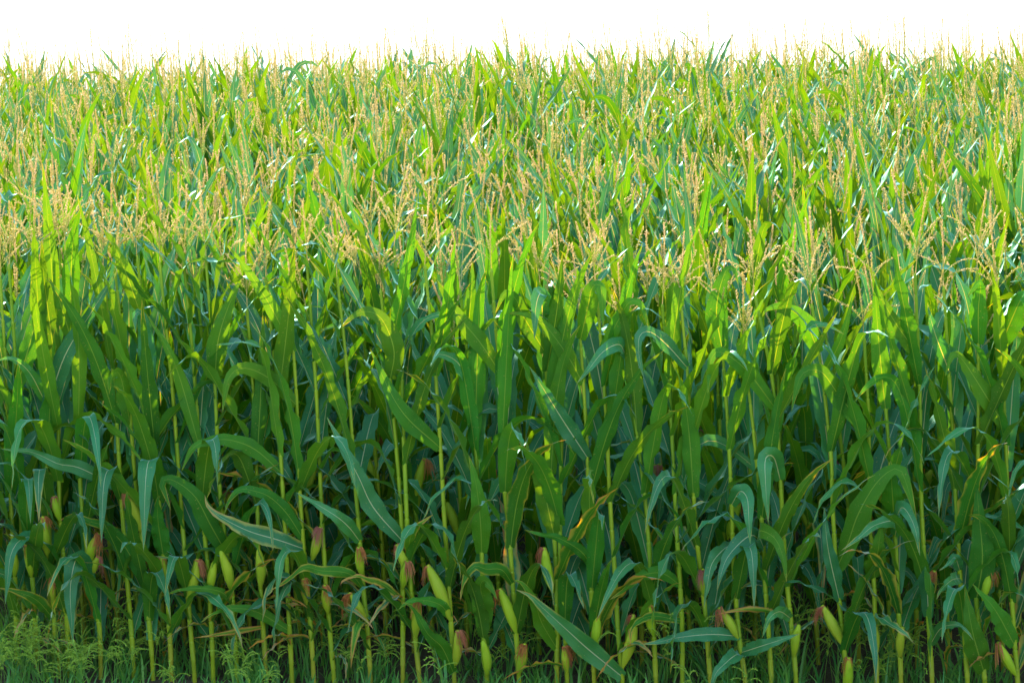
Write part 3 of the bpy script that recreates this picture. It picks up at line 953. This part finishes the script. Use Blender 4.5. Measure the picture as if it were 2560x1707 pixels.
def back_plant(x, k, label, group, near):
    y = float(row_y(x, k)) + rng.normal(0, 0.05)
    root = corn_root(x, y, label, group)
    h = rng.normal(2.02, 0.15) + (0.10 if k >= 2 else 0.04)
    line = plant_line(h, (rng.normal(-0.055, 0.028), rng.normal(0, 0.03)), (rng.normal(-0.04, 0.07), rng.normal(0, 0.07)))
    grow(root, line, h, (), 16 if near else 12, 4, 8 if near else 6, 0.18 if near else 0.30, 0.03)
    b = line.at(h)
    d = unit(b - line.at(h - 0.25))
    d = unit(d + np.array([rng.normal(0, .10), rng.normal(0, .10), 0]))
    L = rng.uniform(0.34, 0.47)
    add_tassel(root, b, b + d * L, None, L)
    if near and rng.random() < 0.92:
        z = rng.uniform(0.66, 0.98)
        az = rng.uniform(0, 6.28)
        A = line.at(z) + np.array([math.cos(az), math.sin(az), 0]) * 0.02
        B = A + np.array([math.cos(az) * .07, math.sin(az) * .07, rng.uniform(.19, .25)])
        add_ear(root, np.zeros(3), [A, B], str(rng.choice(list('obrpbn'))), 0.028)


def half_width(y):
    return y * math.tan(R(10.0))


front_row()
count = len(FRONT)
front_x = sorted(float(ray_point(*f['s'][0])[0]) for f in FRONT)
used = {}
k = 1
while count < 300:
    w = half_width(ROW_Y + k * ROW_GAP) * 1.015
    if k <= 2:
        mids = [0.5 * (a + b) for a, b in zip(front_x[:-1], front_x[1:])]
        xs = [m * (1 + 0.047 * k) + rng.normal(0, .015) for m in mids]
    else:
        xs, x = [], -w + rng.uniform(0, .1)
        while x < w:
            xs.append(x)
            x += rng.uniform(0.125, 0.225)
    for i, x in enumerate(xs):
        if count >= 300:
            break
        if k <= 2:
            a = ORD[i]
            b = ORD[i + 1] if i + 2 < len(FRONT) else 'last'
            row = ('second', 'third')[k - 1]
            lab = f'{row}-row corn plant between the {a} and {b} front stalks from the weedy end'
            grp = f'corn plants of the {row} row'
        else:
            lab = 'tasselled corn plant crowded among others behind the first three rows'
            grp = 'corn plants crowded behind the first three rows'
        back_plant(x, k, lab, grp, k <= 3)
        used.setdefault(k, []).append(x)
        count += 1
    k += 1

# ------------------------------------------------------------------ the rest of the field: one mass of more than two thousand plants
PROTO = []
for i in range(36):
    g = Geo()
    h = rng.normal(2.08, 0.08)
    line = plant_line(h, (0, 0), rng.normal(0, 0.05, 2))
    nodes = make_nodes(h)
    tube(g, line.at(np.array([0, .5 * h, .75 * h, h])), np.array([.013, .010, .008, .004]), 5, (0, rng.random(), .5), 1)
    az0 = rng.uniform(0, 6.28)
    for j, z in enumerate(nodes):
        zz = z + 0.12
        if zz < 0.55 or zz > h - (.15 if i < 18 else .30):
            continue
        az = az0 + math.pi * (j % 2) + rng.normal(0, .3)
        random_leaf(g, line.at(zz), az, (zz - .2) / (h - .2), 10, 2, 0, True, None, i < 18)
    gt = Geo()
    tassel_geo(gt, False, 2, rng.uniform(1.05, 1.4), axis_mat=1)
    p = gt.pack()
    b = line.at(h)
    g.add(p['v'] + b.astype(np.float32), p['q'], None, p['uv'], p['lk'], 2)
    g.mq[-1] = p['mq']
    PROTO.append(g.pack())


def place(pool, x, y, tall=1.0):
    p = PROTO[int(rng.integers(18)) + (18 if y > 29.0 + 3.5 * rng.random() else 0)]
    a = rng.uniform(0, 6.28)
    s = rng.normal(1.0, 0.055) * tall * (1 + 0.006 * x)
    v = p['v'] * s
    c, sn = math.cos(a), math.sin(a)
    lx, ly = rng.normal(-0.055, 0.035), rng.normal(0, 0.04)
    X = v[:, 0] * c - v[:, 1] * sn + lx * v[:, 2] + x
    Y = v[:, 0] * sn + v[:, 1] * c + ly * v[:, 2] + y
    Z = v[:, 2] + float(ground(y))
    lk = p['lk'].copy()
    lk[:, 1] = (lk[:, 1] + rng.uniform(0, .6)) % 1.0
    pool.append((np.stack([X, Y, Z], 1).astype(np.float32), p, lk))


pool = []
row = 0
while True:
    yc = ROW_Y + row * ROW_GAP
    if yc > 43.5:
        break
    w = half_width(yc) * 1.02 + 2.6
    x = -w
    taken = used.get(row, [])
    lo, hi = (min(taken) - .1, max(taken) + .1) if taken else (9, -9)
    if row == 0:
        lo, hi = front_x[0] - .1, front_x[-1] + .1
    while x < w:
        if not (lo < x < hi):
            y = float(row_y(x, row)) + rng.normal(0, 0.05)
            tall = 1.0
            if rng.random() < 0.03:
                tall = rng.uniform(1.01, 1.05)
            place(pool, x, y, tall)
        x += rng.uniform(0.135, 0.235)
    row += 1
for u, d, tall in ((2390, 39.0, 1.05), (1998, 37.5, 1.06), (2207, 38.5, 1.05)):
    place(pool, (u - 1280) / F * d, d, tall)
offs = np.cumsum([0] + [len(a[0]) for a in pool[:-1]])
big = dict(v=np.concatenate([a[0] for a in pool]), q=np.concatenate([a[1]['q'] + o for a, o in zip(pool, offs)]),
           t=np.zeros((0, 3), np.int32), uv=np.concatenate([a[1]['uv'] for a in pool]), lk=np.concatenate([a[2] for a in pool]),
           mq=np.concatenate([a[1]['mq'] for a in pool]), mt=np.zeros((0,), np.int32))
crop = link('corn_crop', to_mesh('corn_crop', big, [M_LEAF, M_STALK, M_TASSEL]))
crop['kind'], crop['category'] = 'stuff', 'corn crop'
crop['label'] = 'dense mass of tasselled corn filling the field up to the skyline'
print('mass plants', len(pool), 'verts', len(big['v']))
del pool, big

# ------------------------------------------------------------------ weeds at the foot of the crop
def blade(g, x, y, h, w, az, lean, droop, look, seg=6):
    s = np.linspace(0, 1, seg + 1)
    th = lean + droop * s ** 1.7
    d = np.stack([np.sin(th) * math.cos(az), np.sin(th) * math.sin(az), np.cos(th)], 1)
    P = np.vstack([[0, 0, 0], np.cumsum(.5 * (d[1:] + d[:-1]) * h / seg, 0)]) + [x, y, float(ground(y)) - .01]
    ww = w * np.minimum(1, (1 - s) * 1.8 + .02)
    az2 = az + rng.normal(0, .5)
    S = np.array([math.sin(az2), -math.cos(az2), 0])
    v = np.stack([P - S * ww[:, None] / 2, P + S * ww[:, None] / 2], 1).reshape(-1, 3)
    g.add(v, grid_faces(seg, 1), None, None, look, 0)


def seed_head(g, x, y, h, az):
    """A thin stem carrying several nodding, grainy spikes."""
    n = 9
    s = np.linspace(0, 1, n + 1)
    th = R(rng.uniform(3, 16)) + R(rng.uniform(10, 50)) * s ** 2
    d = np.stack([np.sin(th) * math.cos(az), np.sin(th) * math.sin(az), np.cos(th)], 1)
    P = np.vstack([[0, 0, 0], np.cumsum(.5 * (d[1:] + d[:-1]) * h / n, 0)]) + [x, y, float(ground(y)) - .01]
    tube(g, P, 0.0016, 4, (.3, .5, .5), 0)
    for b in range(int(rng.integers(4, 9))):
        q = P[int(n - 1 - b * 0.5)]
        a = az + rng.normal(0, 1.3)
        L = rng.uniform(.06, .13)
        t = np.linspace(0, 1, 7)
        th = R(rng.uniform(20, 60)) + R(rng.uniform(40, 110)) * t ** 1.3
        d = np.stack([np.sin(th) * math.cos(a), np.sin(th) * math.sin(a), np.cos(th)], 1)
        Q = np.vstack([[0, 0, 0], np.cumsum(.5 * (d[1:] + d[:-1]) * L / 6, 0)]) + q
        tube(g, Q, 0.0014, 3, (.7, .5, .5), 0)
        spikelets(g, Q, 0.0060, 3, 0.0105, 0, False, lambda u, m: np.stack([np.clip(rng.normal(.75, .15, m), 0, 1), np.full(m, .5), np.full(m, .5)], 1))


g = Geo()
def tuft(x, y, size, blades, heads):
    hue = rng.random()
    for _ in range(blades):
        blade(g, x + rng.normal(0, .05), y + rng.normal(0, .05), size * rng.uniform(.5, 1.1), rng.uniform(.007, .017), rng.uniform(0, 6.28),
              R(rng.uniform(3, 28)), R(rng.uniform(10, 95)), (rng.uniform(0, .25), (hue + rng.normal(0, .1)) % 1, .5))
    for _ in range(heads):
        seed_head(g, x + rng.normal(0, .06), y + rng.normal(0, .06), size * rng.uniform(.85, 1.35), rng.uniform(0, 6.28))


for u, n, size, heads in ((-60, 3, .30, 4), (20, 3, .34, 4), (80, 3, .32, 4), (140, 3, .28, 4), (200, 2, .25, 4), (240, 2, .28, 3), (300, 1, .24, 3), (355, 1, .2, 2), (470, 1, .2, 2), (585, 1, .22, 3), (640, 2, .27, 3), (860, 1, .22, 3), (990, 1, .22, 3), (1110, 1, .40, 1), (1840, 1, .24, 2)):
    for _ in range(n):
        X = (u + rng.normal(0, 26) - 1280) / F * 16.0
        tuft(X, float(row_y(X)) - rng.uniform(-.10, .42), size * rng.uniform(.75, 1.15), int(rng.integers(7, 15)), heads if rng.random() < .9 else 0)
for _ in range(330):      # undergrowth between the rows
    X = rng.uniform(-3.2, 3.2)
    tuft(X, float(row_y(X)) + rng.uniform(0, 1) ** 1.3 * 2.6, rng.uniform(.22, .55), int(rng.integers(5, 12)), int(rng.integers(0, 3)))
for _ in range(150):
    X = rng.uniform(-2.2, 3.1)
    tuft(X, float(row_y(X)) + rng.uniform(-.35, .5), rng.uniform(.10, .24), int(rng.integers(6, 13)), 0)
for _ in range(160):      # verge in front, out of the picture's lower edge
    X = rng.uniform(-4.2, 4.2)
    tuft(X, float(row_y(X)) - rng.uniform(.3, 2.2), rng.uniform(.10, .2), 12, 0)
weeds = link('weeds', g.mesh('weeds', [M_WEED]))
weeds['kind'], weeds['category'] = 'stuff', 'weeds'
weeds['label'] = 'light green grassy weeds with nodding seed heads at the foot of the corn'

# ------------------------------------------------------------------ ground
xs = np.concatenate([np.linspace(-400, -14, 14), np.linspace(-12, 12, 97), np.linspace(14, 400, 14)])
ys = np.concatenate([np.linspace(-60, 8, 18), np.linspace(8.5, 46, 151), np.linspace(48, 900, 40)])
Xg, Yg = np.meshgrid(xs, ys, indexing='ij')
Zg = ground(Yg) + np.where((np.abs(Xg) < 12.5) & (Yg > 12) & (Yg < 46), rng.normal(0, .006, Xg.shape), 0)
g = Geo()
g.add(np.stack([Xg, Yg, Zg], -1).reshape(-1, 3), grid_faces(len(xs) - 1, len(ys) - 1)[:, ::-1], None, None, (0, .5, .5), 0)
gr = link('ground', g.mesh('ground', [M_SOIL]))
gr['kind'] = 'structure'

# ------------------------------------------------------------------ light, sky, camera
EL, AZ = R(24), R(-24)      # the sun stands behind the field, to the left
sd = Vector((math.sin(AZ) * math.cos(EL), math.cos(AZ) * math.cos(EL), math.sin(EL)))
sun = bpy.data.lights.new('sun', 'SUN')
sun.energy, sun.angle, sun.color = 2.0, R(0.8), (1.0, 0.86, 0.56)
so = bpy.data.objects.new('sun', sun)
so.rotation_mode = 'QUATERNION'
so.rotation_quaternion = sd.to_track_quat('Z', 'Y')
so.location = (-10, 30, 25)
C.objects.link(so)

w = bpy.data.worlds.new('World')
bpy.context.scene.world = w
w.use_nodes = True
N, L = w.node_tree.nodes, w.node_tree.links
bg = N['Background']
sky = N.new('ShaderNodeTexSky')
sky.sky_type = 'NISHITA'
sky.sun_disc = False
sky.sun_elevation, sky.sun_rotation = EL, AZ
sky.air_density, sky.dust_density, sky.ozone_density = 1.6, 1.6, 2.0
cap = N.new('ShaderNodeVectorMath')          # a thin white overcast: no part of the sky is brighter than this
cap.operation = 'MINIMUM'
cap.inputs[1].default_value = (2.6, 2.6, 2.6)
L.new(sky.outputs[0], cap.inputs[0])
L.new(cap.outputs[0], bg.inputs[0])
bg.inputs[1].default_value = 0.15

cam = bpy.data.cameras.new('camera')
cam.sensor_fit = 'HORIZONTAL'
cam.angle = R(20)
cam.clip_end = 3000
co = bpy.data.objects.new('camera', cam)
co.location = (0, 0, CAM_Z)
co.rotation_euler = (R(90) - PITCH, 0, 0)
C.objects.link(co)
sc = bpy.context.scene
sc.camera = co
sc.view_settings.view_transform = 'Standard'
sc.view_settings.look = 'None'
sc.view_settings.gamma = 1
sc.view_settings.use_curve_mapping = False
sc.view_settings.exposure = 2.4
sc.cycles.max_bounces = 10
sc.cycles.diffuse_bounces = 5
sc.cycles.transmission_bounces = 6
sc.cycles.glossy_bounces = 3
